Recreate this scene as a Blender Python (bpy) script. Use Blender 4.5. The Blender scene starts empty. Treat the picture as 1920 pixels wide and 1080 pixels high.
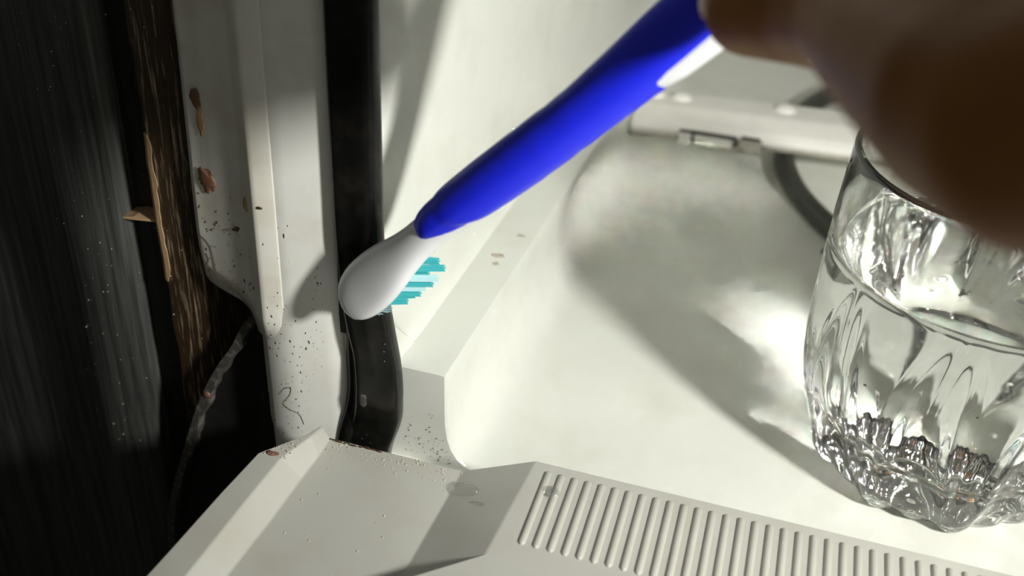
import bpy, bmesh, math, random
from mathutils import Vector, Matrix, noise as mnoise
random.seed(7)
MM = 0.001
scene = bpy.context.scene
C = scene.collection

# ------------------------------------------------------------------ camera
cam_d = bpy.data.cameras.new('camera')
cam = bpy.data.objects.new('camera', cam_d); C.objects.link(cam)
cam_d.sensor_width = 36.0
cam_d.lens = 36.0 * 1955.0 / 1920.0
cam_d.clip_start = 0.01; cam_d.clip_end = 20
right = Vector((0.9577456, 0.28301621, 0.05123661))
down = Vector((0.1949294, -0.50773208, -0.8391726))
fwd = Vector((-0.21148498, 0.81370139, -0.54144635))
M = Matrix((right, -down, -fwd)).transposed().to_4x4()
M.translation = Vector((0, 0, 0.190))
cam.matrix_world = M
cam_d.dof.use_dof = True
cam_d.dof.focus_distance = 0.268
cam_d.dof.aperture_fstop = 11.0
scene.camera = cam

# ------------------------------------------------------------------ world, light, exposure
w = bpy.data.worlds.new('kitchen_dark'); scene.world = w; w.use_nodes = True
bg = w.node_tree.nodes['Background']
bg.inputs[0].default_value = (0.74, 0.73, 0.66, 1); bg.inputs[1].default_value = 0.11

def spot(name, loc, target, power, radius, angle=80, blend=0.4, color=(1, 0.99, 0.93)):
    l = bpy.data.lights.new(name, 'SPOT'); l.energy = power; l.shadow_soft_size = radius
    l.spot_size = math.radians(angle); l.spot_blend = blend; l.color = color
    o = bpy.data.objects.new(name, l); C.objects.link(o)
    o.location = Vector(loc) * MM
    o.rotation_euler = (Vector(target) - Vector(loc)).to_track_quat('-Z', 'Y').to_euler()
    return o
work_lamp = spot('work_lamp', (250, 30, 240), (-62, 325, 40), 8.9, 0.020, 88, 1.0)

scene.view_settings.view_transform = 'Standard'
scene.view_settings.look = 'None'
scene.view_settings.gamma = 1.0
scene.view_settings.use_curve_mapping = False
scene.view_settings.exposure = 0.0
scene.cycles.max_bounces = 16
scene.cycles.transmission_bounces = 14
scene.cycles.use_denoising = True
scene.cycles.blur_glossy = 0.0
scene.cycles.sample_clamp_indirect = 0.0

# ------------------------------------------------------------------ materials
def new_mat(name):
    m = bpy.data.materials.new(name); m.use_nodes = True
    nt = m.node_tree
    return m, nt, nt.nodes['Principled BSDF']

def coords(nt, scale=(1, 1, 1)):
    tc = nt.nodes.new('ShaderNodeTexCoord')
    mp = nt.nodes.new('ShaderNodeMapping')
    mp.inputs['Scale'].default_value = scale
    nt.links.new(tc.outputs['Object'], mp.inputs['Vector'])
    return mp.outputs['Vector']

def noise_node(nt, vec, scale, detail=4, rough=0.55):
    n = nt.nodes.new('ShaderNodeTexNoise')
    n.inputs['Scale'].default_value = scale; n.inputs['Detail'].default_value = detail
    n.inputs['Roughness'].default_value = rough
    nt.links.new(vec, n.inputs['Vector'])
    return n.outputs['Fac']

def ramp(nt, fac, stops):
    r = nt.nodes.new('ShaderNodeValToRGB')
    e = r.color_ramp.elements
    while len(e) < len(stops): e.new(0.5)
    for i, (p, c) in enumerate(stops):
        e[i].position = p; e[i].color = (c[0], c[1], c[2], 1) if len(c) == 3 else c
    nt.links.new(fac, r.inputs['Fac'])
    return r.outputs['Color']

def mix(nt, fac, a, b):
    m = nt.nodes.new('ShaderNodeMix'); m.data_type = 'RGBA'
    for s, v in ((m.inputs[0], fac), (m.inputs[6], a), (m.inputs[7], b)):
        if hasattr(v, 'is_linked'): nt.links.new(v, s)
        elif isinstance(v, (int, float)): s.default_value = v
        else: s.default_value = (v[0], v[1], v[2], 1)
    return m.outputs[2]

def bump(nt, bsdf, fac, strength, dist):
    b = nt.nodes.new('ShaderNodeBump')
    b.inputs['Strength'].default_value = strength; b.inputs['Distance'].default_value = dist
    nt.links.new(fac, b.inputs['Height']); nt.links.new(b.outputs['Normal'], bsdf.inputs['Normal'])

def plastic(name, col, rough=0.35, dirt=None, dirt_amt=0.25, dscale=60, spec=0.5, specks=0):
    m, nt, b = new_mat(name)
    v = coords(nt)
    f = noise_node(nt, v, dscale, 6)
    dirt = dirt or tuple(x * 0.75 for x in col)
    fr = ramp(nt, f, [(0.48, (0, 0, 0)), (0.75, (dirt_amt,) * 3)])
    c = mix(nt, fr, col, dirt)
    if specks:
        vo = nt.nodes.new('ShaderNodeTexVoronoi'); vo.inputs['Scale'].default_value = specks
        nt.links.new(v, vo.inputs['Vector'])
        dm = noise_node(nt, v, dscale * 0.8, 2)
        d = nt.nodes.new('ShaderNodeMath'); d.operation = 'MULTIPLY_ADD'
        nt.links.new(dm, d.inputs[0]); d.inputs[1].default_value = -0.35
        nt.links.new(vo.outputs['Distance'], d.inputs[2])
        sp = ramp(nt, d.outputs[0], [(0.0, (0.9,) * 3), (0.02, (0,) * 3)])
        c = mix(nt, sp, c, (0.12, 0.09, 0.06))
    nt.links.new(c, b.inputs['Base Color'])
    r = nt.nodes.new('ShaderNodeMapRange')
    nt.links.new(noise_node(nt, v, dscale * 4, 3), r.inputs['Value'])
    r.inputs['To Min'].default_value = rough * 0.85; r.inputs['To Max'].default_value = rough * 1.25
    nt.links.new(r.outputs[0], b.inputs['Roughness'])
    b.inputs['Specular IOR Level'].default_value = spec
    return m

TUB = plastic('tub_white', (0.80, 0.815, 0.755), 0.32, (0.62, 0.60, 0.50), 0.35, 45)
FLANGE = plastic('flange_white', (0.82, 0.825, 0.775), 0.3, (0.60, 0.55, 0.42), 0.4, 70)
COVER = plastic('cover_white', (0.80, 0.79, 0.72), 0.22, (0.55, 0.46, 0.32), 0.5, 55)
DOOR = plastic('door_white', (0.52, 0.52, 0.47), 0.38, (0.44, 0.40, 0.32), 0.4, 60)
BARW = plastic('arm_white', (0.90, 0.89, 0.83), 0.4, (0.6, 0.55, 0.45), 0.25, 80)
BRUSHW = plastic('brush_white', (0.86, 0.87, 0.90), 0.3, (0.80, 0.80, 0.82), 0.1, 60)
BLUE = plastic('grip_blue', (0.012, 0.022, 0.85), 0.38, (0.01, 0.016, 0.75), 0.2, 200)
RUBBER = plastic('black_rubber', (0.006, 0.006, 0.0055), 0.28, (0.03, 0.027, 0.02), 0.5, 160, 0.35)
BLACKM = plastic('black_bracket', (0.010, 0.010, 0.009), 0.5, (0.035, 0.03, 0.022), 0.6, 90)
DUST = plastic('dusty_edge', (0.05, 0.047, 0.04), 0.8, (0.22, 0.2, 0.16), 0.8, 420)
HEAT = plastic('heater_grey', (0.045, 0.045, 0.04), 0.45, (0.09, 0.085, 0.07), 0.4, 120)
STEEL = plastic('hinge_steel', (0.45, 0.43, 0.37), 0.4, (0.2, 0.17, 0.12), 0.5, 200)
TEAL = plastic('bristle_teal', (0.045, 0.42, 0.46), 0.45, (0.05, 0.5, 0.54), 0.3, 300)
PALE = plastic('bristle_pale', (0.45, 0.72, 0.76), 0.45, (0.6, 0.8, 0.82), 0.3, 300)
GREYB = plastic('bristle_grey', (0.22, 0.36, 0.40), 0.5, (0.15, 0.16, 0.16), 0.6, 300)
RESID = plastic('residue_brown', (0.24, 0.115, 0.075), 0.35, (0.09, 0.04, 0.02), 0.8, 260)
GRIT = plastic('grit', (0.55, 0.50, 0.40), 0.6, (0.3, 0.24, 0.17), 0.7, 500)
SEED = plastic('seed_dark', (0.07, 0.035, 0.015), 0.5, (0.03, 0.02, 0.01), 0.5, 400)
HAIR = plastic('hair_brown', (0.10, 0.065, 0.035), 0.5, (0.05, 0.03, 0.02), 0.5, 400)
CHIP = plastic('raw_wood', (0.50, 0.33, 0.18), 0.7, (0.32, 0.2, 0.1), 0.7, 250)
CRUMB = plastic('crumb_orange', (0.75, 0.40, 0.2), 0.6, (0.5, 0.25, 0.1), 0.6, 400)
NAIL = plastic('nail', (0.62, 0.36, 0.27), 0.25, (0.66, 0.42, 0.34), 0.3, 200)
TILE = plastic('floor_dark', (0.03, 0.028, 0.025), 0.6, (0.05, 0.045, 0.04), 0.5, 20)

def wood(name, dark, lite, lo, hi, streak=(1, 1, 0.045), scale=420, rough=0.5, bstr=0.5):
    m, nt, b = new_mat(name)
    v = coords(nt, streak)
    f = noise_node(nt, v, scale, 8, 0.65)
    c = ramp(nt, f, [(lo, dark), (hi, lite)])
    nt.links.new(c, b.inputs['Base Color'])
    b.inputs['Roughness'].default_value = rough
    bump(nt, b, f, bstr, 0.0006)
    return m
WOODB = wood('black_stained_wood', (0.025, 0.026, 0.024), (0.11, 0.115, 0.105), 0.35, 0.75)
WOODK = wood('black_edge_wood', (0.006, 0.006, 0.006), (0.035, 0.032, 0.028), 0.4, 0.8)
WOODN = wood('worn_brown_wood', (0.04, 0.024, 0.011), (0.55, 0.42, 0.27), 0.53, 0.70, (1, 1, 0.06), 1000, 0.45, 0.8)

def glass(name, ior, col=(1, 1, 1)):
    m, nt, b = new_mat(name)
    g = nt.nodes.new('ShaderNodeBsdfGlass')
    g.distribution = 'GGX'
    v = coords(nt)
    c = ramp(nt, noise_node(nt, v, 40, 2), [(0.0, tuple(x * 0.99 for x in col)), (1.0, col)])
    nt.links.new(c, g.inputs['Color'])
    g.inputs['Roughness'].default_value = 0.0
    g.inputs['IOR'].default_value = ior
    nt.nodes.remove(b)
    nt.links.new(g.outputs[0], nt.nodes['Material Output'].inputs['Surface'])
    return m
GLASS = glass('clear_glass', 1.5, (0.985, 0.99, 0.985))
WATER = glass('clear_water', 1.333, (0.99, 0.995, 0.99))
WATERG = glass('water_against_glass', 1.333 / 1.5, (0.99, 0.995, 0.99))

def drop_mat():
    m, nt, b = new_mat('water_drop')
    g = nt.nodes.new('ShaderNodeBsdfGlass'); g.inputs['Roughness'].default_value = 0.0; g.inputs['IOR'].default_value = 1.333
    t = nt.nodes.new('ShaderNodeBsdfTransparent'); gl_ = nt.nodes.new('ShaderNodeBsdfGlossy'); gl_.inputs['Roughness'].default_value = 0.08
    lw = nt.nodes.new('ShaderNodeLayerWeight'); lw.inputs['Blend'].default_value = 0.12
    fr = nt.nodes.new('ShaderNodeMath'); fr.operation = 'MULTIPLY_ADD'; fr.inputs[1].default_value = 0.35; fr.inputs[2].default_value = 0.05
    nt.links.new(lw.outputs['Facing'], fr.inputs[0])
    x = nt.nodes.new('ShaderNodeMixShader'); y = nt.nodes.new('ShaderNodeMixShader')
    c = ramp(nt, noise_node(nt, coords(nt), 60, 2), [(0.0, (0.97, 0.98, 0.97)), (1.0, (1, 1, 1))])
    nt.links.new(c, t.inputs['Color'])
    nt.links.new(fr.outputs[0], x.inputs[0]); nt.links.new(t.outputs[0], x.inputs[1]); nt.links.new(gl_.outputs[0], x.inputs[2])
    y.inputs[0].default_value = 0.3
    nt.links.new(x.outputs[0], y.inputs[1]); nt.links.new(g.outputs[0], y.inputs[2])
    nt.nodes.remove(b)
    nt.links.new(y.outputs[0], nt.nodes['Material Output'].inputs['Surface'])
    return m
DROP = drop_mat()

def skin_mat():
    m, nt, b = new_mat('skin')
    v = coords(nt)
    f = noise_node(nt, v, 90, 5)
    c = ramp(nt, f, [(0.3, (0.25, 0.10, 0.026)), (0.7, (0.33, 0.145, 0.043))])
    nt.links.new(c, b.inputs['Base Color'])
    b.inputs['Roughness'].default_value = 0.5
    b.inputs['Specular IOR Level'].default_value = 0.12
    b.inputs['Subsurface Weight'].default_value = 0.12
    b.inputs['Subsurface Radius'].default_value = (1.0, 0.35, 0.2)
    b.inputs['Subsurface Scale'].default_value = 0.003
    bump(nt, b, noise_node(nt, v, 900, 3), 0.2, 0.0003)
    return m
SKIN = skin_mat()

# ------------------------------------------------------------------ mesh helpers (millimetres in, metres out)
def link(name, me, mat, parent=None):
    o = bpy.data.objects.new(name, me); C.objects.link(o)
    if mat and not me.materials: me.materials.append(mat)
    if parent: o.parent = parent
    return o

def mesh(name, verts, faces, mat, parent=None, smooth=False, origin=(0, 0, 0)):
    ox, oy, oz = origin
    me = bpy.data.meshes.new(name)
    me.from_pydata([((x - ox) * MM, (y - oy) * MM, (z - oz) * MM) for x, y, z in verts], [], faces)
    bm = bmesh.new(); bm.from_mesh(me)
    bmesh.ops.recalc_face_normals(bm, faces=bm.faces); bm.to_mesh(me); bm.free()
    if smooth: me.polygons.foreach_set('use_smooth', [True] * len(me.polygons))
    o = link(name, me, mat, parent)
    o.location = Vector(origin) * MM
    if parent: o.location = Vector(origin) * MM - parent.location
    return o

def bevel(o, width, seg=3, angle=25):
    b = o.modifiers.new('edge', 'BEVEL'); b.width = width * MM; b.segments = seg
    b.limit_method = 'ANGLE'; b.angle_limit = math.radians(angle); b.use_clamp_overlap = True
    o.data.polygons.foreach_set('use_smooth', [True] * len(o.data.polygons))
    n = o.modifiers.new('normals', 'WEIGHTED_NORMAL'); n.keep_sharp = True
    return o

def loft(name, rings, mat, parent=None, closed=True, caps=True, smooth=True, origin=(0, 0, 0)):
    n = len(rings[0]); V = [p for r in rings for p in r]; F = []
    for i in range(len(rings) - 1):
        for j in range(n if closed else n - 1):
            k = (j + 1) % n
            F.append((i * n + j, i * n + k, (i + 1) * n + k, (i + 1) * n + j))
    if caps and closed:
        F.append(tuple(range(n))[::-1])
        if caps != 'first': F.append(tuple((len(rings) - 1) * n + j for j in range(n)))
    return mesh(name, V, F, mat, parent, smooth, origin)

def box(name, a, b, mat, parent=None, bev=0.4, origin=(0, 0, 0)):
    (x0, y0, z0), (x1, y1, z1) = a, b
    V = [(x, y, z) for x in (x0, x1) for y in (y0, y1) for z in (z0, z1)]
    F = [(0, 1, 3, 2), (4, 6, 7, 5), (0, 4, 5, 1), (2, 3, 7, 6), (0, 2, 6, 4), (1, 5, 7, 3)]
    o = mesh(name, V, F, mat, parent, False, origin)
    if bev: bevel(o, bev, 2)
    return o

def catmull(pts, n):
    P = [Vector(p) for p in pts]; out = []
    for i in range(len(P) - 1):
        p0 = P[max(i - 1, 0)]; p1 = P[i]; p2 = P[i + 1]; p3 = P[min(i + 2, len(P) - 1)]
        for k in range(n):
            t = k / n
            out.append(0.5 * ((2 * p1) + (p2 - p0) * t + (2 * p0 - 5 * p1 + 4 * p2 - p3) * t * t + (3 * p1 - p0 - 3 * p2 + p3) * t ** 3))
    out.append(P[-1]); return out

def tube(name, pts, rad, mat, parent=None, sides=12, n=8, origin=(0, 0, 0)):
    path = catmull(pts, n) if n > 1 else [Vector(p) for p in pts]
    rings = []; up = Vector((0.13, 0.31, 0.94))
    for i, p in enumerate(path):
        t = (path[min(i + 1, len(path) - 1)] - path[max(i - 1, 0)]).normalized()
        u = t.cross(up).normalized(); v = t.cross(u)
        r = rad(i / (len(path) - 1)) if callable(rad) else rad
        rings.append([tuple(p + (u * math.cos(a) + v * math.sin(a)) * r) for a in (2 * math.pi * k / sides for k in range(sides))])
    return loft(name, rings, mat, parent, origin=origin)

def interp(tab, x):
    if x <= tab[0][0]: return tab[0][1]
    for (a, va), (b, vb) in zip(tab, tab[1:]):
        if x <= b:
            t = (x - a) / (b - a); t = t * t * (3 - 2 * t) if False else t
            return va + (vb - va) * t
    return tab[-1][1]

def empty(name, loc, label, cat, group=None):
    o = bpy.data.objects.new(name, None); C.objects.link(o); o.location = Vector(loc) * MM
    o.empty_display_size = 0.01
    o['label'] = label; o['category'] = cat
    if group: o['group'] = group
    return o

def tag(o, label, cat, group=None):
    o['label'] = label; o['category'] = cat
    if group: o['group'] = group
    return o

def blob(name, center, size, mat, parent=None, normal=(0, 0, 1), rough=0.25, seed=0, sub=2, spin=0, origin=None, flat=True):
    """an irregular low lump lying on a surface"""
    bm = bmesh.new(); bmesh.ops.create_icosphere(bm, subdivisions=sub, radius=1)
    q = Vector(normal).to_track_quat('Z', 'Y').to_matrix()
    rot = Matrix.Rotation(spin, 3, 'Z')
    V = []
    for v in bm.verts:
        k = 1 + rough * mnoise.noise(v.co * 1.7 + Vector((seed * 7.3, seed * 3.1, 0)))
        p = Vector((v.co.x * size[0] * k, v.co.y * size[1] * k, v.co.z * size[2]))
        if flat and p.z < 0: p.z *= 0.15
        V.append(tuple(Vector(center) + q @ (rot @ p)))
    F = [tuple(x.index for x in f.verts) for f in bm.faces]; bm.free()
    return mesh(name, V, F, mat, parent, True, origin or center)

# ================================================================== SETTING
fl = box('floor', (-900, -700, -165), (900, 900, -155), TILE, None, 0)
fl['kind'] = 'structure'; fl['label'] = 'dark kitchen floor below the open appliance'

# ================================================================== DISHWASHER TUB
FZ = -15.0
tub = empty('dishwasher_tub', (0, 212, -160), 'white plastic dishwasher interior with a side ledge above its flat floor', 'dishwasher')
TO = (0, 212, -160)

def sm(t): t = max(0, min(1, t)); return t * t * (3 - 2 * t)
def floor_drop(x, y):
    """a barely dished floor that falls away to the sump"""
    rs = math.hypot(x - 170, y - 560)
    return 3.0 * sm((150 - rs) / 110.0)
def xr_of(y): return -72.4 + 0.036 * (y - 212)
def xl_of(y): return -86.2 + 0.030 * (y - 212)
PROF = [(0.5, 17.4), (0.75, 17.0), (0.85, 12), (1.0, 6), (1.2, 0), (1.9, -5), (3.0, -8.6), (4.8, -11.6), (7.2, -13.7), (10, -14.7), (13, -15.0)]
def axis(segs):
    out = []
    for a, b, st in segs:
        n = max(1, round((b - a) / st)); out += [a + (b - a) * i / n for i in range(n)]
    return out + [segs[-1][1]]
ys = axis([(212, 330, 1.7), (330, 560, 3), (560, 720, 12)])
xs = axis([(-58, 50, 1.7), (50, 140, 3.5), (140, 430, 20)])
rows = []
for y in ys:
    xr = xr_of(max(y, 212)); row = []
    for dx, z in PROF:
        x = xr + dx
        row.append((x, y, z - floor_drop(x, y)))
    base = xr + 13
    for i, x in enumerate(xs):
        xx = max(x, base + 0.6 * (i + 1))
        row.append((xx, y, FZ - floor_drop(xx, y)))
    rows.append(row)
tub_floor = loft('tub_floor', rows, TUB, tub, closed=False, origin=TO)
V = [(x, y, FZ + (0.02 if y > 200 else 0)) for y in (193.6, 212.3) for x in (-94, xr_of(212) + 12.9, 430)]
fl_lip = mesh('floor_lip', V, [(0, 1, 4, 3), (1, 2, 5, 4)], TUB, tub, False, TO)

# ledge: top strip, front end face
led = []
for y in ys:
    xr, xl = xr_of(y), xl_of(y)
    led.append([(xl, y, 17.5), (xl + 3, y, 17.5), (xr - 1.2, y, 17.5), (xr - 0.3, y, 17.5), (xr + 0.5, y, 17.4)])
V = [p for r in led for p in r]; F = []
for i in range(len(led) - 1):
    for j in range(4): F.append((i * 5 + j, (i + 1) * 5 + j, (i + 1) * 5 + j + 1, i * 5 + j + 1))
ledge = mesh('ledge', V, F, TUB, tub, True, TO)
xr0, xl0 = xr_of(212), xl_of(212)
O_ = [(xl0 - 8, 17.5), (xr0 - 1.2, 17.5), (xr0 - 0.3, 17.5)] + [(xr0 + dx, z) for dx, z in PROF]
I_ = [(xl0 - 8, 16.9), (xr0 - 1.2, 16.9), (xr0 - 0.6, 16.8)] + [(xr0 + dx - 0.6, min(z, 16.7)) for dx, z in PROF]
n = len(O_)
V = [(x, 212.0, z) for x, z in O_] + [(x, 211.4, z) for x, z in I_] + [(xr0 + 12.4, 211.4, -40), (xl0 - 8, 211.4, -40)]
F = [(i, i + 1, n + i + 1, n + i) for i in range(n - 1)] + [tuple(range(n, 2 * n + 2))]
ledge_end = mesh('ledge_end', V, F, TUB, tub, False, TO)

bmS = bmesh.new()
for i in range(90):
    x = random.uniform(-84, -67); z = -14 + abs(random.gauss(0, 6))
    if x > xr0 + interp([(-14, 4), (-11, 2.6), (-8, 1.6), (0, -0.5)], z): continue
    s_ = random.choice([0.1, 0.12, 0.16, 0.24])
    bmesh.ops.create_icosphere(bmS, subdivisions=1, radius=s_ * MM, matrix=Matrix.Translation(Vector((x - TO[0], 211.4 - TO[1], z - TO[2])) * MM))
me = bpy.data.meshes.new('grime_specks'); bmS.to_mesh(me); bmS.free()
sp = link('grime_specks', me, SEED, tub); sp['kind'] = 'stuff'

for x, y, sx, sy, sd_ in ((-73.6, 291, 1.6, 0.7, 1), (-77.0, 276, 2.2, 1.3, 2), (-76.2, 271, 1.2, 0.9, 3)):
    blob('ledge_stain', (x, y, 17.5), (sx, sy, 0.06), GRIT, tub, (0, 0, 1), 0.7, sd_, 2, origin=TO)

# left wall with a rounded front edge
zs = [17.5, 18.3, 19.5, 22, 26, 30, 35, 42, 55, 75, 100, 130, 170, 230, 320]
def yfront(z): return interp([(17.5, 219.8), (22, 216.5), (28, 211.5), (35, 207.5), (50, 205), (80, 204), (320, 203)], z)
rows = []
for z in zs:
    y0 = yfront(z); row = []
    lean = -0.012 * (z - 17.5)
    ins = 0.8 * (1 - sm((z - 17.5) / 2.0))
    for dy, dx in ((1.2, -4.5), (1.3, -2.6), (1.6, -1.6), (2.3, -0.8), (3.8, -0.3), (6.5, -0.05), (10, 0)):
        row.append((xl_of(max(212, y0 + dy)) + dx + lean + ins, y0 + dy, z))
    for y in (250, 300, 360, 430, 520, 620, 720):
        row.append((xl_of(y) + lean + ins, y, z))
    rows.append(row)
side_wall = loft('side_wall', rows, TUB, tub, closed=False, origin=TO)
# strip between ledge and the wall's front slant
V = [(-94, 212, 17.5), (-86.2, 212, 17.5), (-85.2, 222.5, 17.45), (-94, 200, 40), (-87, 206, 36)]
mesh('wall_return', V, [(0, 1, 2, 4, 3)], TUB, tub, False, TO)
# far and opposite tub walls
V = [(-120, 720, -60), (440, 720, -60), (440, 720, 420), (-120, 720, 420)]
mesh('rear_wall', V, [(0, 1, 2, 3)], TUB, tub, False, TO)
V = [(430, 194, -60), (430, 720, -60), (430, 720, 420), (430, 194, 420)]
mesh('far_side_wall', V, [(0, 1, 2, 3)], TUB, tub, False, TO)

# ---- front flange of the tub (white metal jamb) with cover plate
fo = (-115, 206, -20)
flange = empty('door_jamb', fo, 'white enamel jamb beside the black seal, spotted with dirt', 'jamb')
def fx(z): return 0.0
prof = [(-119.0, 206), (-118.7, 200.4), (-117.8, 199.2), (-110, 200.6), (-103, 202.2), (-99.5, 203.0), (-98.2, 204.0), (-97.6, 207), (-97.6, 214)]
rings = []
for z in [-22, -16, -8, 0, 8, 16, 24, 29, 36, 60, 90, 120, 180, 260, 330]:
    sh = interp([(-22, 1.6), (0, 1.2), (24, 0.4), (38, 0.0), (70, 0.4), (88, 1.5), (330, 1.9)], z)
    rings.append([(x + (sh if i > 3 else sh * 0.25), y, z) for i, (x, y) in enumerate(prof)])
jamb = loft('jamb_panel', rings, FLANGE, flange, closed=False, origin=fo)
so = jamb.modifiers.new('thick', 'SOLIDIFY'); so.thickness = 0.0012; so.offset = -1
# narrow side strip below the cover
V = [(-121.9, 204, 27), (-118.8, 200.7, 27), (-118.8, 200.7, -21), (-119.3, 201.1, -6), (-121.0, 203, -4), (-121.7, 204, -1)]
V2 = [(x, y + 1.6, z) for x, y, z in V]
n = len(V)
F = [(0, 1, 2, 3, 4, 5), tuple(n + k for k in (5, 4, 3, 2, 1, 0))] + [(i, (i + 1) % n, n + (i + 1) % n, n + i) for i in range(n)]
strip = mesh('edge_strip', V, F and [f for f in F] if False else F, COVER, flange, False, fo) if False else mesh('edge_strip', V + V2, F, COVER, flange, False, fo)
bevel(strip, 0.25, 2)
# cover plate: outline in (x,z) with stepped lower end; crease at x = -121.5
def cover_y(x):
    return interp([(-141, 207.4), (-136, 206.2), (-127, 203.4), (-122.0, 201.4), (-119.4, 199.6), (-118.0, 198.8), (-116, 199.15), (-113.4, 199.8), (-112.6, 200.08), (-109, 200.7)], x)
low = [(-140.2, 45), (-140.0, 38), (-138.6, 35.2), (-136, 34.3), (-132, 33.7), (-126.5, 33.4), (-123.6, 31.8), (-122.2, 29.4), (-121.6, 26.6), (-118, 26.2), (-115.2, 26.6), (-113.6, 28), (-112.8, 31.5)]
cxs = [-140.4, -139.2, -138, -136, -133, -130, -127.5, -126, -124.6, -123.6, -122.8, -122.2, -121.6, -120.4, -119.4, -118.6, -118, -117, -116, -114.8, -113.6, -113.0, -112.6]
def zlow(x): return interp(low, x)
rows = []
for k, t in enumerate([0, 0.02, 0.05, 0.1, 0.2, 0.4, 0.7, 1.0]):
    row = []
    for x in cxs:
        z0 = zlow(x); z = z0 + (330 - z0) * t
        xx = x + (1.6 * sm((z - 40) / 80) if x < -135 else 0)
        xx += 0
        dy = 0.0
        if k == 0: dy = 0.35
        row.append((xx, cover_y(x) + dy, z))
    rows.append(row)
cover = loft('cover_plate', rows, COVER, flange, closed=False, origin=fo)
so = cover.modifiers.new('thick', 'SOLIDIFY'); so.thickness = 0.0008; so.offset = -1

def jamb_y(x):
    return interp([(-118, 199.2), (-110, 200.6), (-103, 202.2), (-98, 203.8)], x)
# dirt on the jamb
blob('food_stain', (-134.4, cover_y(-134.4) - 0.2, 66.9), (2.6, 3.0, 0.35), RESID, flange, (-0.27, -1, 0), 0.55, 3, 3, origin=fo)
blob('food_stain', (-135.0, cover_y(-135.0) - 0.15, 88.5), (1.5, 2.3, 0.2), RESID, flange, (-0.27, -1, 0), 0.6, 5, 3, origin=fo)
blob('food_stain', (-134.2, cover_y(-134.2) - 0.12, 83.0), (1.2, 3.2, 0.12), CHIP, flange, (-0.27, -1, 0), 0.7, 6, 3, origin=fo)
blob('food_stain', (-121.0, cover_y(-121.0) - 0.1, 65.0), (1.0, 2.2, 0.15), CHIP, flange, (-0.4, -1, 0), 0.6, 8, origin=fo)
for (x, z, a, s) in ((-125.6, 56.0, 0.4, 1.0), (-116.4, 65.8, 0.1, 0.7)):
    blob('seed_crumb', (x, cover_y(x) - 0.15, z), (1.5 * s, 0.55 * s, 0.4), SEED, flange, (-0.1, -1, 0), 0.4, z, spin=a, origin=fo)
def hair(pts, r=0.07):
    P = []
    for x, z in pts:
        y = min(cover_y(x), jamb_y(x) if x > -118 else 300) - 0.12
        P.append((x, y, z))
    tube('hair_strand', P, r, HAIR, flange, 5, 6, fo)
hair([(-139.8, 49), (-137.5, 48.2), (-135.8, 46), (-135.2, 42), (-134.6, 38.5), (-133, 36.5), (-128.5, 35.6), (-125.5, 34.4), (-122.6, 31), (-120.6, 27)])
hair([(-115.5, 8), (-114, 10.2), (-112.4, 10.6), (-112.8, 8), (-114.6, 5), (-113.2, 3), (-110.6, 1.5), (-109.4, -2)])
hair([(-137.8, 44), (-137.2, 42.2), (-138.0, 40), (-136.4, 38.8), (-136.8, 37)])
# uncountable dirt specks: one piece of stuff
bmS = bmesh.new()
for i in range(300):
    if random.random() < 0.8:
        x = random.uniform(-117.5, -98.5); z = random.triangular(-16, 68, -4)
        y = jamb_y(x)
        if z > zlow(x) and x < -112.5: y = min(y, cover_y(x))
    else:
        x = random.uniform(-139, -121); z = random.uniform(36, 66) ; y = cover_y(x)
    s = random.choice([0.08, 0.09, 0.1, 0.12, 0.14, 0.18, 0.28])
    Mt = Matrix.Translation(Vector(((x - fo[0]), (y - 0.02 - fo[1]), (z - fo[2]))) * MM) @ Matrix.Rotation(random.uniform(-0.5, 0.5), 4, 'Y') @ Matrix.Diagonal((s * MM, 0.1 * MM, s * random.uniform(1, 3.0) * MM, 1))
    bmesh.ops.create_icosphere(bmS, subdivisions=1, radius=1, matrix=Mt)
me = bpy.data.meshes.new('dirt_specks'); bmS.to_mesh(me); bmS.free()
sp = link('dirt_specks', me, SEED, flange); sp['kind'] = 'stuff'

# ================================================================== BLACK SEAL
go = (-90, 202, -22)
gasket = empty('door_seal', go, 'black rubber seal strip running down beside the white jamb', 'seal')
gl = [(-20, -98, 86.5), (-8, -98.2, 86), (-3, -97.4, 84), (3, -95.4, 82.0), (10, -93.6, 80.9), (17, -93.2, 80.9), (25, -94.2, 82.2), (34, -96.0, 83.6), (45, -97.0, 85.2), (58, -97.7, 86.0), (90, -98.0, 86.2), (120, -98.0, 86.3), (330, -98.0, 86.3)]
L = [(z, l) for z, l, r in gl]; Rr = [(z, -r) for z, l, r in gl]
def smooth_i(tab, z, k=5):
    return sum(interp(tab, z + d) for d in (-k, -k / 2, 0, k / 2, k)) / 5
rings = []
zz = axis([(-20, 70, 1.5), (70, 330, 20)])
for z in zz:
    l, r = smooth_i(L, z), smooth_i(Rr, z)
    cx, hw = (l + r) / 2, (r - l) / 2
    yc = 203.0 + interp([(-20, 3.0), (0, 1.5), (12, -1.0), (25, 0.3), (60, 0), (330, 0)], z)
    ring = []
    for k in range(24):
        a = 2 * math.pi * k / 24
        ca, sa = math.cos(a), math.sin(a)
        ex = math.copysign(abs(ca) ** 0.45, ca); ey = math.copysign(abs(sa) ** 0.55, sa)
        bul = 0.5 * mnoise.noise(Vector((k * 0.2, z * 0.09, 3)))* (1 if z < 40 else 0.2)
        groove = 0.7 * math.exp(-((ex + 0.45) / 0.16) ** 2) if sa < 0 else 0
        ring.append((cx + ex * hw, yc + ey * 3.4 + groove + bul * (sa < 0), z))
    rings.append(ring)
loft('seal_bulb', rings, RUBBER, gasket, origin=go)
rings = []
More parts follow.
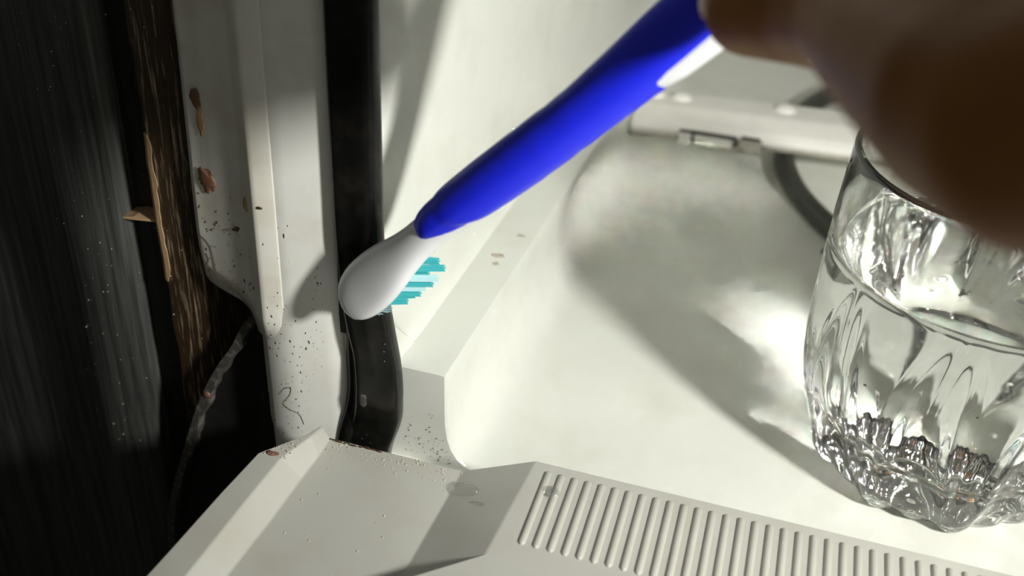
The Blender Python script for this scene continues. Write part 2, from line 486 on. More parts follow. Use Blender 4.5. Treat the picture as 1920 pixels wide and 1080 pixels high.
for z in zz:
    if z > 34: break
    l = smooth_i(L, z)
    rings.append([(l - 4.2 + 2.4 * sm((z - 18) / 16), 204.6, z), (l - 2.0 + 1.4 * sm((z - 22) / 12), 201.6 + 0.8 * sm((z - 10) / 20), z), (l + 1.6, 201.6, z), (l + 1.4, 205, z)])
loft('seal_lip', rings, RUBBER, gasket, origin=go)
box('seal_channel', (-99.4, 203.6, 30), (-90, 209, 330), BLACKM, gasket, 0.3, origin=go)
blob('dried_residue', (-90.6, 199.0, 13.2), (1.3, 2.2, 0.3), DUST, gasket, (0.1, -1, 0.1), 0.6, 11, origin=go)
for (x, z) in ((-91.5, -1.2), (-90.2, 0.6), (-89.2, -2), (-91.9, 12), (-84.6, 30), (-84.3, 32.5), (-84.5, 27)):
    blob('water_bead', (x, 199.6, z), (0.3, 0.3, 0.3), WATER, gasket, (0, -1, 0), 0.1, x, 1, origin=go)

# ================================================================== CABINET WOOD
wo = (-175, 223, -155)
cab = empty('cabinet_side', wo, 'dark stained wooden cabinet frame with chipped worn edge', 'cabinet')
box('rear_board', (-410, 239, -154), (-145, 251, 330), WOODK, cab, 0.5, origin=wo)
# grained stile with a rounded far edge
pr = [(-292, 233), (-233, 229), (-199.5, 222), (-190.8, 215.5), (-186, 212.3), (-180, 211.2), (-167.1, 211), (-166.3, 211.8), (-166.1, 238)]
loft('grained_stile', [[(x, y, z) for x, y in pr] for z in (-154, -60, 0, 60, 120, 330)], WOODB, cab, closed=False, origin=wo)
box('recess_board', (-166.0, 217, -154), (-155.4, 239, 45.6), WOODK, cab, 0.3, origin=wo)
box('recess_board', (-166.0, 218.2, 46.8), (-155.4, 239, 330), WOODK, cab, 0.3, origin=wo)
# worn strip, slightly ragged near edge
rings = []
for z in axis([(-154, -20, 20), (-20, 110, 2.5), (110, 330, 30)]):
    j = 0.7 * mnoise.noise(Vector((z * 0.11, 1.3, 0)))
    rings.append([(-155.1 + j, 237, z), (-155.3 + j, 212.2, z), (-154.1 + j, 211.0, z), (-143.9, 210.6, z), (-142.7, 211.6, z), (-142.5, 237, z)])
loft('worn_strip', rings, WOODN, cab, closed=False, smooth=False, origin=wo)
rings = []
for z in axis([(29, 73.4, 2)]):
    wd = 1.7 * (0.55 + 0.8 * abs(mnoise.noise(Vector((z * 0.16, 5.3, 0))))) * min(1, (73.9 - z) / 3, (z - 28) / 5 + 0.2)
    j = 0.7 * mnoise.noise(Vector((z * 0.11, 1.3, 0)))
    rings.append([(-155.5 + j, 215, z), (-155.6 + j, 211.8, z), (-154.3 + j, 210.75, z), (-154.2 + j + wd, 210.6, z), (-154.2 + j + wd, 212, z)])
loft('bare_wood_edge', rings, CHIP, cab, closed=True, smooth=False, origin=wo)
rings = [[(x, 212.0, z0), (x, 212.2, z1), (x, 219, z1), (x, 219, z0)] for x, z0, z1 in ((-166.4, 45.9, 46.2), (-164.6, 45.9, 46.6), (-162.6, 46.1, 47.2), (-158.8, 46.5, 47.2), (-155.1, 46.9, 47.3))]
loft('splinter', rings, CHIP, cab, smooth=False, origin=wo)
bmS = bmesh.new()
for i in range(140):
    x = random.uniform(-194, -144); z = random.uniform(-52, 108)
    y = interp([(-199.5, 222), (-190.8, 215.5), (-186, 212.3), (-180, 211.2), (-166.5, 211), (-166, 217), (-155.4, 217), (-155.1, 211), (-143, 210.6)], x)
    s_ = random.choice([0.08, 0.1, 0.15, 0.22])
    bmesh.ops.create_icosphere(bmS, subdivisions=1, radius=s_ * MM, matrix=Matrix.Translation(Vector((x - wo[0], y - 0.05 - wo[1], z - wo[2])) * MM))
me = bpy.data.meshes.new('dust_specks'); bmS.to_mesh(me); bmS.free()
sp = link('dust_specks', me, GRIT, cab); sp['kind'] = 'stuff'

# ================================================================== BLACK HINGE BRACKET
ho = (-140, 212, -90)
br = empty('hinge_bracket', ho, 'black metal hinge bracket with a dusty curved edge beside the cabinet', 'bracket')
edge = [(-126.5, 26), (-128.6, 22.4), (-131.7, 16.2), (-136.5, 8.7), (-141, 0.6), (-145.5, -9), (-149.6, -20), (-153.9, -31.8), (-158.3, -44.6), (-162.5, -60), (-164.3, -75)]
V = [(x, 207.6, z) for x, z in edge] + [(-122, 207.6, -75), (-122, 207.6, 26)]
n = len(V); V2 = [(x, 208.6, z) for x, _, z in V]
F = [tuple(range(n)), tuple(range(2 * n - 1, n - 1, -1))] + [(i, (i + 1) % n, n + (i + 1) % n, n + i) for i in range(n)]
mesh('bracket_plate', V + V2, F, BLACKM, br, False, ho)
rings = []
P = catmull([(x, 207.6, z) for x, z in edge], 5)
for i, p in enumerate(P):
    wd = 2.5 * (0.75 + 0.6 * mnoise.noise(Vector((i * 0.35, 0, 2))))
    rings.append([(p.x - 0.5, 208.8, p.z), (p.x - 0.6, 204.6, p.z), (p.x + wd, 204.4, p.z - 0.3), (p.x + wd + 0.4, 207.9, p.z - 0.3)])
loft('bracket_rim', rings, DUST, br, smooth=False, origin=ho)
blob('rust_spot', (-142.0, 204.4, -3.4), (1.3, 1.2, 0.5), RESID, br, (0, -1, 0), 0.5, 21, origin=ho)
V = [(-124.5, 204.6, 2), (-122.5, 203.6, 4), (-120.4, 203.2, 4), (-120.4, 203.2, -60), (-127, 205.4, -60), (-127, 205.4, -14)]
V2 = [(x, y + 2, z) for x, y, z in V]; n = 6
F = [tuple(range(n)), tuple(range(2 * n - 1, n - 1, -1))] + [(i, (i + 1) % n, n + (i + 1) % n, n + i) for i in range(n)]
mesh('bracket_tab', V + V2, F, BLACKM, br, False, ho)

# ================================================================== DOOR
do = (0, 60, -30)
door = empty('dishwasher_hatch', do, 'off-white open dishwasher door panel with a raised ribbed plate', 'dishwasher door')
door['kind'] = 'thing'
rowsD = [  # y-parameter rows: [outer bottom, outer top, lip inner, plane left, plane right, plate left, plate right]
    [(-99.6, 191.0, -30), (-99.6, 191.0, 8.0), (-98.8, 191.4, 7.6), (-97.2, 191.8, 4.0), (-60.0, 191.6, 4.0), (-41.2, 193.0, 12), (300, 192.4, 12)],
    [(-100.6, 185.0, -30), (-100.4, 185.0, 9.8), (-98.8, 184.6, 9.8), (-97.0, 184.0, 4.0), (-60.2, 186.0, 4.0), (-41.5, 188.0, 12), (300, 187, 12)],
    [(-109.0, 174.2, -30), (-108.6, 174.2, 10), (-102.3, 174.2, 10), (-97.4, 175.0, 4.0), (-60.6, 176.0, 4.0), (-42.4, 178.0, 12), (300, 178, 12)],
    [(-110.6, 158.5, -30), (-110.2, 158.5, 10), (-103.2, 158.5, 10), (-97.9, 160.0, 4.0), (-61.4, 160.5, 4.0), (-43.8, 159.3, 12), (300, 160, 12)],
    [(-112.0, 140.0, -30), (-111.6, 140.0, 10), (-104.0, 140.0, 10), (-99.1, 141.0, 4.0), (-62.4, 143.0, 4.0), (-60.4, 145.0, 12), (300, 146, 12)],
    [(-115.5, 100.0, -30), (-115.1, 100.0, 10), (-106.0, 100.0, 10), (-101.0, 100.0, 4.0), (-64.0, 100.0, 4.0), (-62.0, 100.0, 12), (300, 100, 12)],
    [(-128.5, -60.0, -30), (-128.1, -60.0, 10), (-117.0, -60.0, 10), (-112.0, -60.0, 4.0), (-70.0, -60.0, 4.0), (-68.0, -60.0, 12), (300, -60, 12)],
    [(-140.5, -260.0, -30), (-140.1, -260.0, 10), (-128.0, -260.0, 10), (-123.0, -260.0, 4.0), (-78.0, -260.0, 4.0), (-76.0, -260.0, 12), (300, -260, 12)]]
V = [p for r in rowsD for p in r]; F = []
for i in range(len(rowsD) - 1):
    for j in range(6):
        if (i, j) == (3, 4):
            F += [(25, 32, 26), (26, 32, 33)]; continue
        F.append((i * 7 + j, (i + 1) * 7 + j, (i + 1) * 7 + j + 1, i * 7 + j + 1))
k = len(V)
V += [(300, 192.4, -30), (300, -260, -30)]
F.append((0, 1, 2, 3, 4, 5, 6, k)); e = 49
F.append((49, k + 1, 55, 54, 53, 52, 51, 50))
F.append((6, 13, 20, 27, 34, 41, 48, 55, k + 1, k))
F.append((0, k, k + 1, 49, 42, 35, 28, 21, 14, 7))
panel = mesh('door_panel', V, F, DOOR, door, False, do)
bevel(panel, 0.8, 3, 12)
# ribs: shared half-round bar
bm = bmesh.new()
nS, L0 = 8, 25.6
rings = []
def rib_ring(y, s):
    return [(-0.85 * s * math.cos(math.pi * a / nS), y, 0.75 * s * math.sin(math.pi * a / nS) - 0.05) for a in range(nS + 1)]
yl = [(-L0 / 2, 0.05), (-L0 / 2 + 0.2, 0.6), (-L0 / 2 + 0.75, 1), (L0 / 2 - 0.75, 1), (L0 / 2 - 0.2, 0.6), (L0 / 2, 0.05)]
rv = [[bm.verts.new(Vector(p) * MM) for p in rib_ring(y, s)] for y, s in yl]
for a, b in zip(rv, rv[1:]):
    for j in range(nS): bm.faces.new((a[j], a[j + 1], b[j + 1], b[j]))
bmesh.ops.recalc_face_normals(bm, faces=bm.faces)
ribme = bpy.data.meshes.new('rib'); bm.to_mesh(ribme); bm.free()
ribme.polygons.foreach_set('use_smooth', [True] * len(ribme.polygons))
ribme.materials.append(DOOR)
for i in range(38):
    r = bpy.data.objects.new('rib', ribme); C.objects.link(r); r.parent = door
    r.location = Vector((-37.0 + 3.395 * i - do[0], 177.2 - do[1], 12.0 - do[2])) * MM
# grit and rust along the rear edge
blob('rust_stain', (-105.2, 175.2, 10.0), (1.7, 0.9, 0.12), RESID, door, (0, 0, 1), 0.6, 31, origin=do)
bmS = bmesh.new()
for i in range(230):
    if i < 120: x = random.uniform(-99, -58); y = 191.2 - abs(random.gauss(0, 4)); z = 4.05
    elif i < 180: x = random.uniform(-108, -100); y = random.uniform(174.5, 183); z = 10.03
    else: x = random.uniform(-96, -62); y = random.uniform(140, 190); z = 4.03
    if x < -100 and y > 174.2 + (x + 108.6) * 1.25: continue
    s = random.choice([0.1, 0.14, 0.2, 0.3])
    bmesh.ops.create_icosphere(bmS, subdivisions=1, radius=s * MM, matrix=Matrix.Translation(Vector((x - do[0], y - do[1], z - do[2])) * MM))
me = bpy.data.meshes.new('grit'); bmS.to_mesh(me); bmS.free()
sp = link('grit', me, GRIT, door); sp['kind'] = 'stuff'
for i in range(14):
    t = i / 13
    x = -97 + 14 * t + random.uniform(-0.5, 0.5)
    blob('grime', (x, 191.4 - random.random() * 0.8, 4.05), (random.uniform(0.5, 1.6), 0.35, 0.2), SEED, door, (0, 0, 1), 0.6, i, 1, origin=do)

# ================================================================== WATER DROPS
sl = Vector((-8, 0, 19)).normalized()
def drop(name, c, size, normal, spin, label):
    o = blob(name, c, size, DROP, None, normal, 0.12, c[0], 3, spin)
    return tag(o, label, 'water drop', 'water drops on the door')
drop('water_drop', (-56.5, 183.2, 5.7), (2.3, 4.4, 1.8), sl, -0.25, 'large long water drop at the foot of the shaded slope')
drop('water_drop', (-51.0, 177.4, 7.95), (0.8, 1.6, 0.9), sl, -0.3, 'small water drop on the shaded slope of the door')
drop('water_drop', (-34.9, 183.0, 12.3), (2.3, 1.9, 0.9), (0, 0, 1), 0.0, 'flat water drop lying over the first two ribs')

# ================================================================== SPRAY ARM
ao = (0, 445, -15)
arm = empty('spray_arm', ao, 'white riveted bar with a hinge joint lying across the tub floor', 'spray arm')
rot = lambda x, y: (x, y + 0.10 * (x + 61))
def arm_pts(x, prof): return [(x, y + 0.105 * (x + 61), z) for y, z in prof]
pr = [(429.0, -1.0), (428.6, 2.4), (431.5, 5.2), (440, 8.4), (444, 9.0), (460, 8.4), (463, 6.5), (463, -2), (440, -3.5)]
rings = []
for x, s in ((-63, 0.7), (-61.5, 0.95), (-58, 1), (0, 1), (60, 1), (150, 1), (158, 0.9)):
    rings.append(arm_pts(x, [(445 + (y - 445) * s, z * s) for y, z in pr]))
body = loft('arm_body', rings, BARW, arm, origin=ao, smooth=False)
bevel(body, 0.8, 2, 20)
def dome(c, r, h, name, mat, parent, o):
    V = [(c[0], c[1], c[2] + h)]; F = []
    for i in range(1, 5):
        a = math.pi / 2 * i / 4
        for k in range(14):
            t = 2 * math.pi * k / 14
            V.append((c[0] + r * math.sin(a) * math.cos(t), c[1] + r * math.sin(a) * math.sin(t), c[2] + h * math.cos(a)))
    for k in range(14): F.append((0, 1 + k, 1 + (k + 1) % 14))
    for i in range(3):
        for k in range(14): F.append((1 + i * 14 + k, 1 + (i + 1) * 14 + k, 1 + (i + 1) * 14 + (k + 1) % 14, 1 + i * 14 + (k + 1) % 14))
    return mesh(name, V, F, mat, parent, True, o)
for x, r in ((-55, 4.0), (-43.5, 4.6), (3, 5.0), (38, 5.0), (76, 5), (112, 5)):
    y = 452.5 + 0.105 * (x + 61)
    d = dome((x, y, 7.4), r + 0.6, 4.0, 'rivet', BARW, arm, ao)
def knuckle(x0, x1, r, mat, nm='hinge_knuckle'):
    y = lambda x: 426.6 + 0.105 * (x + 61)
    tube(nm, [(x0, y(x0), 0.2), ((x0 + x1) / 2, y((x0 + x1) / 2), 0.2), (x1, y(x1), 0.2)], r, mat, arm, 12, 2, ao)
knuckle(-61, -41, 1.0, STEEL, 'hinge_pin')
knuckle(-40, -34.5, 2.7, BARW)
knuckle(-33, -16.5, 2.3, BARW)
knuckle(-14, -4, 2.8, STEEL)
for x0, x1 in ((-40, -15), (-13, -5)):
    y_ = 428.6 + 0.105 * ((x0 + x1) / 2 + 61)
    box('hinge_slot', (x0, y_ - 1.6, 2.2), (x1, y_ + 0.8, 3.4), HEAT, arm, 0.1, ao)
knuckle(-61.5, -2.6, 0.8, HEAT, 'hinge_pin')
knuckle(-3, 120, 0.9, STEEL, 'rolled_edge')
# hub that carries the arm on the basin floor
rings = [[(95 + r * math.cos(2 * math.pi * k / 28), 462 + r * math.sin(2 * math.pi * k / 28), z) for k in range(28)] for r, z in ((22, -15.1), (22, -12), (15, -10), (13, -8), (13, -2))]
loft('arm_hub', rings, BARW, arm, origin=ao)

# ================================================================== HEATING ELEMENT
pts = [(x, y, -10.2) for x, y in ((57, 371, ), (43, 377), (33, 385), (21, 403), (12, 424), (7, 447), (6.6, 472), (10, 499), (17, 522), (30, 545), (56, 566), (102, 576), (158, 555), (186, 500), (186, 434), (158, 388), (112, 371), (78, 369))]
he = tube('heating_element', pts, 4.6, HEAT, None, 16, 8, (57, 371, -15))
tag(he, 'dark grey tube of the heating element looping over the tub floor', 'heating element')
cl = blob('clip_nut', (28.6, 377, -15), (1.8, 1.4, 2.4), HEAT, None, (0, 0, 1), 0.1, 2)
tag(cl, 'tiny dark nut on the tub floor next to the glass', 'nut')

# ================================================================== DRINKING GLASS + WATER
GC = (62.0, 263.0); GZ = FZ
NG = 9
def outer_r(th, h):
    """outer radius at height h above the base: tall pointed flutes with small leaves between them"""
    base = interp([(0, 28.0), (1.2, 30.6), (4, 32.8), (10, 35.4), (20, 38.4), (32, 40.6), (45, 41.9), (58, 42.4), (75, 42.3), (90, 41.7), (96, 41.4)], h)
    tw = 0.10 * math.sin(h / 24.0)
    ph = (th + tw) * NG / (2 * math.pi)
    c = ph - math.floor(ph); d = abs(c - 0.5); e = 0.5 - d
    r = base
    if h < 72:
        fade = sm((72 - h) / 40.0) * (0.5 + 0.5 * sm((h - 4) / 24.0))
        wd = 0.37 * math.sqrt((72 - h) / 72)
        x = d / max(wd, 1e-3)
        if x < 1: r -= 1.9 * fade * (1 - x * x) ** 1.5
        r += 1.3 * fade * math.exp(-((d - wd) / 0.075) ** 2)
    if h < 44:
        fade = sm((44 - h) / 26.0)
        wd = 0.15 * math.sqrt((44 - h) / 44)
        x = e / max(wd, 1e-3)
        if x < 1: r += 1.2 * fade * (1 - x * x) - 0.2
    if h < 16:
        r += 0.65 * sm((16 - h) / 12.0) * math.cos(4 * math.pi * ph) * sm(h / 1.5 + 0.3)
    return r
def inner_r(h):
    return interp([(13.0, 0.5), (13.25, 10), (13.6, 17), (14.2, 22), (15, 25.4), (16, 27.9), (17.5, 30.2), (19, 31.8), (21, 33.2), (23, 34.2), (26, 35.3), (40, 38.0), (58, 39.5), (75, 39.6), (92, 39.3), (95.4, 39.5)], h)
NT = 336
hs = axis([(0, 4, 0.5), (4, 78, 0.8), (78, 94, 2), (94, 96, 0.5)])
go_ = (GC[0], GC[1], GZ)
V = []; F = []
def ring_pts(rf, h): return [(GC[0] + rf(2 * math.pi * k / NT) * math.cos(2 * math.pi * k / NT), GC[1] + rf(2 * math.pi * k / NT) * math.sin(2 * math.pi * k / NT), GZ + h) for k in range(NT)]
rr = []
rr.append(ring_pts(lambda t: 0.6, 1.6)); rr.append(ring_pts(lambda t: 16, 1.4)); rr.append(ring_pts(lambda t: 23, 0.9)); rr.append(ring_pts(lambda t: 26, 0.02))
for h in hs:
    hh = h + 0.02
    rr.append(ring_pts(lambda t: outer_r(t, h) - (0.35 if h > 95.6 else 0), hh))
rr.append(ring_pts(lambda t: 40.4, 96.5)); rr.append(ring_pts(lambda t: 39.8, 96.1))
WH = 69.0                                        # water level above the base
for h in [95.4, 92, 84, 78, 73.5, 71, WH]: rr.append(ring_pts(lambda t: inner_r(h), h))
# below the water line the inner face of the tumbler is the skin of the water, which fits it exactly
glass_o = loft('drinking_glass', rr, GLASS, None, caps='first', origin=go_)
tag(glass_o, 'clear pressed tumbler with leaf-shaped flutes, holding water, below the hand', 'glass')
rr = []
hw_ = [13.0, 13.3, 13.6, 14.2, 15, 16, 17.5, 19, 21, 23, 26, 30, 34, 40, 44, 50, 58, 66, WH]
for h in hw_: rr.append(ring_pts(lambda t: inner_r(h), h))
for r_, h in ((inner_r(WH) - 0.35, WH - 0.55), (inner_r(WH) - 0.9, WH - 0.9), (inner_r(WH) - 1.8, WH - 1.1), (30, WH - 1.15), (0.5, WH - 1.15)):
    rr.append(ring_pts(lambda t: r_, h))
water = loft('water_fill', rr, WATERG, None, origin=(GC[0], GC[1], GZ + 13))
water.data.materials.append(WATER)
top0 = (len(hw_) - 1) * NT
for p in water.data.polygons:
    if min(p.vertices) >= top0: p.material_index = 1
tag(water, 'clear water filling the tumbler to about two thirds', 'water'); water['kind'] = 'thing'
for i, (x, y, z, s, m) in enumerate(((47, 238, 1.0, 1.1, CRUMB), (66, 236, 0.6, 1.4, CRUMB), (40, 246, 22, 0.9, SEED), (62, 232, 28, 0.5, SEED))):
    o = blob('crumb', (x, y, z), (s, s * 0.7, s * 0.5), m, None, (0, 0, 1), 0.5, i, 1)
    tag(o, ['orange crumb sunk at the near side of the glass bottom', 'pale orange crumb sunk at the bottom, under the middle of the glass', 'dark curled fleck drifting in the water of the glass', 'tiny dark fleck drifting in the glass water near its middle'][i], 'crumb')

# ================================================================== TOOTHBRUSH
P0 = Vector((-85.7, 193.2, 54.0)); hdir = Vector((0.67190238, -0.01412407, 0.74050503)).normalized()
bdir = Vector((0.42170823, 0.82921801, -0.36682374)); bdir = (bdir - hdir * bdir.dot(hdir)).normalized()
ndir = hdir.cross(bdir)
if ndir.z < 0: ndir = -ndir
tb = P0 - hdir * 10
tbo = tuple(tb)
brush = empty('toothbrush', tbo, 'blue and white toothbrush with teal bristles held against the black seal', 'toothbrush')
def BP(s, nn, bb): return tuple(tb + hdir * s + ndir * nn + bdir * bb)
core = [  # s, n offset, b offset, half width n, half width b
    (0, 0, 0, 1.2, 0.8), (0.8, 0, 0, 3.4, 1.7), (2.2, 0, 0, 5.2, 2.3), (5, 0, 0, 6.8, 2.6), (9, 0, 0, 7.4, 2.7), (14, 0, -0.1, 7.3, 2.8), (19, 0.1, -0.2, 6.5, 2.9),
    (24, 0.3, -0.2, 5.2, 3.1), (29, 0.6, -0.2, 4.4, 3.3), (35, 0.9, -0.1, 4.2, 3.6), (42, 1.0, 0.2, 4.6, 4.2), (50, 0.6, 0.5, 5.2, 4.8), (62, 0.1, 0.5, 5.4, 5.2), (78, 0.0, 0.2, 5.0, 5.2), (92, 0.2, 0.0, 5.2, 5.4), (96, 0.0, 0.0, 5.6, 5.0), (102, -1.6, 0.3, 5.6, 4.2), (112, -1.6, 0.3, 5.9, 4.4),
    (120, -1.5, 0.2, 6.1, 4.8), (140, -0.8, 0.3, 6.2, 5.4), (160, -0.2, 0, 5.4, 4.6), (176, 0, 0, 4.2, 3.4), (182, 0, 0, 2.6, 2.0), (184, 0, 0, 0.6, 0.5)]
def catm_tab(tab, s):
    for i in range(len(tab) - 1):
        if s <= tab[i + 1][0]:
            t = (s - tab[i][0]) / (tab[i + 1][0] - tab[i][0]); t2 = t
            return [a + (b - a) * t2 for a, b in zip(tab[i][1:], tab[i + 1][1:])]
    return list(tab[-1][1:])
def smooth_tab(tab, s, k):
    vs = [catm_tab(tab, min(max(s + d, tab[0][0]), tab[-1][0])) for d in (-k, -k / 2, 0, k / 2, k)]
    return [sum(c) / 5 for c in zip(*vs)]
rings = []
for s in axis([(0, 4, 0.4), (4, 60, 1.5), (60, 176, 4), (176, 184, 0.8)]):
    no, bo, wn, wb = smooth_tab(core, s, 1.5 if 4 < s < 176 else 0.2)
    rings.append([BP(s, no + wn * math.cos(a), bo + wb * math.copysign(abs(math.sin(a)) ** 0.8, math.sin(a))) for a in (2 * math.pi * k / 28 for k in range(28))])
loft('brush_body', rings, BRUSHW, brush, origin=tbo)
grip = [(32, 1.2, -0.6, 2.4, 1.8), (33, 1.2, -0.6, 3.8, 3.2), (35, 1.2, -0.6, 4.5, 4.1), (38.5, 1.2, -0.5, 5.0, 4.6), (40.5, 1.1, -0.4, 5.0, 4.7), (42.5, 1.0, -0.4, 5.7, 5.1), (46, 0.9, -0.3, 5.9, 5.4), (54, 0.7, -0.1, 6.0, 5.9), (66, 0.3, 0.1, 6.0, 6.2), (80, -0.1, 0.2, 5.8, 6.2),
        (92, 0.1, 0.2, 6.3, 6.3), (104, 0.4, 0.1, 7.0, 6.4), (120, 0.6, 0, 7.3, 6.3), (140, 0.4, -0.1, 6.8, 5.9), (156, 0.2, -0.2, 6.0, 5.0), (164, 0, -0.3, 4.4, 3.8), (166, 0, -0.3, 2.4, 2.0)]
rings = []
for s in axis([(32, 36, 0.5), (36, 64, 1), (64, 160, 3), (160, 166, 0.6)]):
    no, bo, wn, wb = smooth_tab(grip, s, 1.0 if 34 < s < 162 else 0.15)
    rip = 0.10 * math.sin(s * 1.3) * sm((s - 62) / 6) * sm((88 - s) / 6)
    ring = []
    for k in range(32):
        a = 2 * math.pi * k / 32
        bb = bo + (wb + rip) * math.sin(a); nn = no + (wn + rip) * math.cos(a)
        shear = 1.5 * max(0, math.sin(a) * 0.8 - 0.5 * math.cos(a) + 0.3) * 5.0 * sm((70 - s) / 38)
        ring.append(BP(s + shear, nn, bb))
    rings.append(ring)
loft('rubber_grip', rings, BLUE, brush, origin=tbo)
# bristle tufts: one shared tuft of filaments per colour
def tuft_mesh(name, mat, length, flare, nf, seed):
    rnd = random.Random(seed); bm = bmesh.new()
    for i in range(nf):
        rad = 0.78 * math.sqrt((i + 0.5) / nf); an = i * 2.39996
        x, y = rad * math.cos(an), rad * math.sin(an)
        ln = length * rnd.uniform(0.93, 1.0)
        fx_, fy_ = x * flare + rnd.uniform(-0.12, 0.12) * flare, y * flare + rnd.uniform(-0.12, 0.12) * flare
        a_ = []; b_ = []
        for k in range(4):
            t = math.pi / 2 * k; r0 = 0.16
            a_.append(bm.verts.new(Vector((x + r0 * math.cos(t), y + r0 * math.sin(t), 0)) * MM))
            b_.append(bm.verts.new(Vector((x + fx_ + r0 * math.cos(t), y + fy_ + r0 * math.sin(t), ln)) * MM))
        for k in range(4): bm.faces.new((a_[k], a_[(k + 1) % 4], b_[(k + 1) % 4], b_[k]))
        bm.faces.new(b_)
    me = bpy.data.meshes.new(name); bm.to_mesh(me); bm.free(); me.materials.append(mat)
    return me
T_teal = tuft_mesh('bristle_tuft', TEAL, 12.0, 0.06, 19, 1)
T_pale = tuft_mesh('bristle_tuft', PALE, 11.0, 0.06, 19, 2)
T_fray = tuft_mesh('bristle_tuft', GREYB, 8.6, 0.9, 19, 3)
Mb = Matrix((ndir, hdir.cross(bdir).cross(bdir) if False else bdir.cross(ndir), bdir)).transposed().to_4x4()
for i in range(9):
    s = 3.6 + i * 2.35
    cols = 3 if i in (0, 8) else 4
    for j in range(cols):
        nn = (j - (cols - 1) / 2) * 2.5
        me = T_fray if i < 2 else (T_teal if i % 2 == 0 else T_pale)
        if i in (2, 3): me = T_teal
        o = bpy.data.objects.new('bristle_tuft', me); C.objects.link(o); o.parent = brush
        tilt = Matrix.Rotation(random.uniform(-0.06, 0.06) + (0.22 if i < 2 else 0), 4, 'X') @ Matrix.Rotation(random.uniform(-0.05, 0.05), 4, 'Y')
        mw = Mb @ tilt
        mw.translation = (Vector(BP(s, nn, 1.6)) - tb) * MM
        o.matrix_local = mw

# ================================================================== HAND
def capsule(bm, a, b, ra, rb, sub=2):
    a, b = Vector(a), Vector(b); L_ = max((b - a).length, 0.01)
    q = (b - a).to_track_quat('Z', 'Y').to_matrix()
    ns, nr = 20, 8; rings = []
    for i in range(nr + 1):
        t = -math.pi / 2 + math.pi / 2 * i / nr
        rings.append((ra * math.cos(t), ra * math.sin(t)))
    for i in range(nr + 1):
        t = math.pi / 2 * i / nr
        rings.append((rb * math.cos(t), L_ + rb * math.sin(t)))
    vs = []
    for r, z in rings:
        vs.append([bm.verts.new((a + q @ Vector((max(r, 0.01) * math.cos(2 * math.pi * k / ns), max(r, 0.01) * math.sin(2 * math.pi * k / ns), z))) * MM) for k in range(ns)])
    for u, v in zip(vs, vs[1:]):
        for k in range(ns): bm.faces.new((u[k], u[(k + 1) % ns], v[(k + 1) % ns], v[k]))
    bm.faces.new(vs[0][::-1]); bm.faces.new(vs[-1])
chains = {
 'thumb': [((-7.7, 174.0, 137.4), 7.6), ((2.5, 163.0, 142.0), 8.6), ((7.5, 152.5, 145.0), 8.6), ((13.4, 127.0, 148.5), 9.6), ((19.5, 108.0, 151.5), 11.6), ((24.2, 100.5, 153.0), 12.8), ((38, 90, 163), 15.5), ((62, 78, 182), 19)],
 'index': [((8, 200, 162), 6.8), ((14, 206.0, 176), 7.6), ((24, 202, 193), 8.4), ((48, 163, 200), 10.5), ((66, 86, 187), 14)],
 'middle': [((18, 205, 168), 7.0), ((27, 211, 178), 7.8), ((40, 205, 192), 8.6), ((62, 157, 200), 10.8), ((74, 86, 187), 15)],
 'ring': [((42, 124, 182), 7.0), ((37, 140, 180), 7.6), ((48, 162, 184), 8.2), ((73, 146, 197), 10.4), ((80, 82, 186), 15)],
 'pinky': [((56, 112, 176), 6.2), ((52, 127, 175), 6.8), ((60, 146, 178), 7.2), ((82, 132, 190), 9.6), ((80, 78, 184), 14)],
 'arm': [((68, 78, 185), 19), ((96, 45, 190), 22), ((180, -20, 198), 27), ((300, -110, 200), 35), ((390, -180, 200), 38)]}
bm = bmesh.new()
for nm, ch in chains.items():
    for (a, ra), (b, rb) in zip(ch, ch[1:]): capsule(bm, a, b, ra, rb)
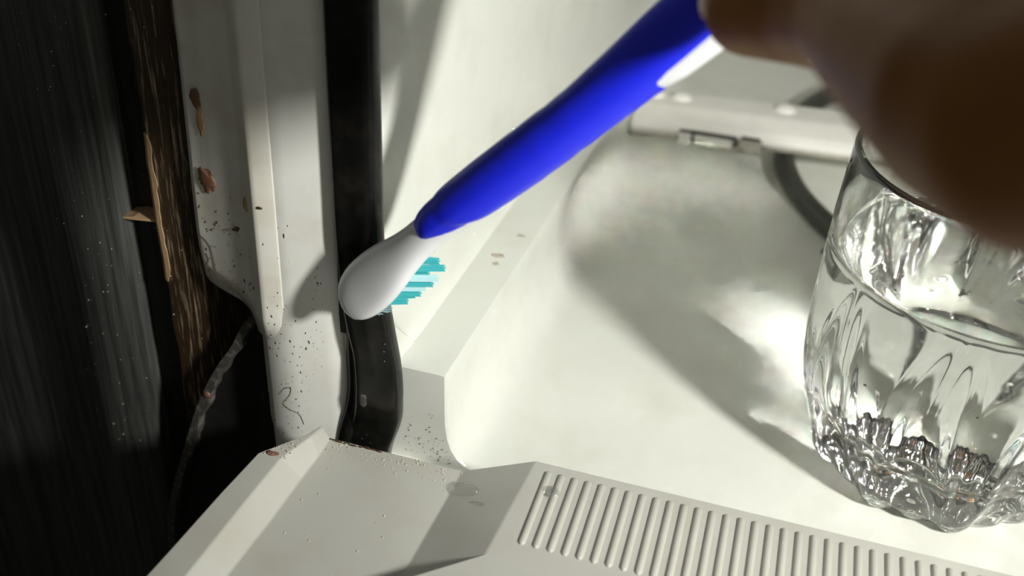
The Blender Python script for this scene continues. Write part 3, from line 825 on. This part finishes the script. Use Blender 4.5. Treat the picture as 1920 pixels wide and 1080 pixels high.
# palm web between the knuckles
for a, b in (('index', 'middle'), ('middle', 'ring'), ('ring', 'pinky')):
    capsule(bm, chains[a][3][0], chains[b][3][0], 10, 10)
capsule(bm, (54, 158, 198), (60, 95, 186), 9, 13)
capsule(bm, (70, 150, 196), (70, 90, 186), 10, 14)
me = bpy.data.meshes.new('hand_raw'); bm.to_mesh(me); bm.free()
tmp = bpy.data.objects.new('hand_raw', me); C.objects.link(tmp)
rm = tmp.modifiers.new('r', 'REMESH'); rm.mode = 'VOXEL'; rm.voxel_size = 0.0011; rm.use_smooth_shade = True
sm_ = tmp.modifiers.new('s', 'CORRECTIVE_SMOOTH' if False else 'SMOOTH'); sm_.iterations = 10; sm_.factor = 0.5
dg = bpy.context.evaluated_depsgraph_get()
ev = bpy.data.meshes.new_from_object(tmp.evaluated_get(dg)); ev.name = 'hand'
bpy.data.objects.remove(tmp, do_unlink=True)
ev.polygons.foreach_set('use_smooth', [True] * len(ev.polygons))
hand = link('person', ev, SKIN)
tag(hand, 'bare hand and forearm of a person gripping the toothbrush between thumb and fingers', 'person')
def nail(tip, prev, out, r):
    tip, prev = Vector(tip), Vector(prev); d = (tip - prev).normalized()
    o_ = Vector(out); o_ = (o_ - d * o_.dot(d)).normalized(); sd = d.cross(o_)
    rings = []
    for i in range(7):
        t = i / 6; w_ = r * 0.75 * (0.8 + 0.2 * math.sin(math.pi * t)); row = []
        for k in range(9):
            a = -1.0 + 2.0 * k / 8
            row.append(tuple(tip + d * (-r * 0.7 + t * r * 1.45) + sd * (w_ * math.sin(a)) + o_ * (r * (0.35 + 0.66 * math.cos(a)) - 0.15 * r * t)))
        rings.append(row)
    n_ = loft('fingernail', rings, NAIL, hand, closed=False)
    s_ = n_.modifiers.new('t', 'SOLIDIFY'); s_.thickness = 0.0006
nail(chains['thumb'][0][0], chains['thumb'][1][0], (-0.2, -0.9, 0.7), 7.6)
nail(chains['index'][0][0], chains['index'][1][0], (-0.7, 0.5, 0.8), 6.8)
nail(chains['middle'][0][0], chains['middle'][1][0], (-0.6, 0.5, 0.8), 7.0)
nail(chains['ring'][0][0], chains['ring'][1][0], (0.2, -0.3, -1), 7.0)
nail(chains['pinky'][0][0], chains['pinky'][1][0], (0.2, -0.3, -1), 6.2)
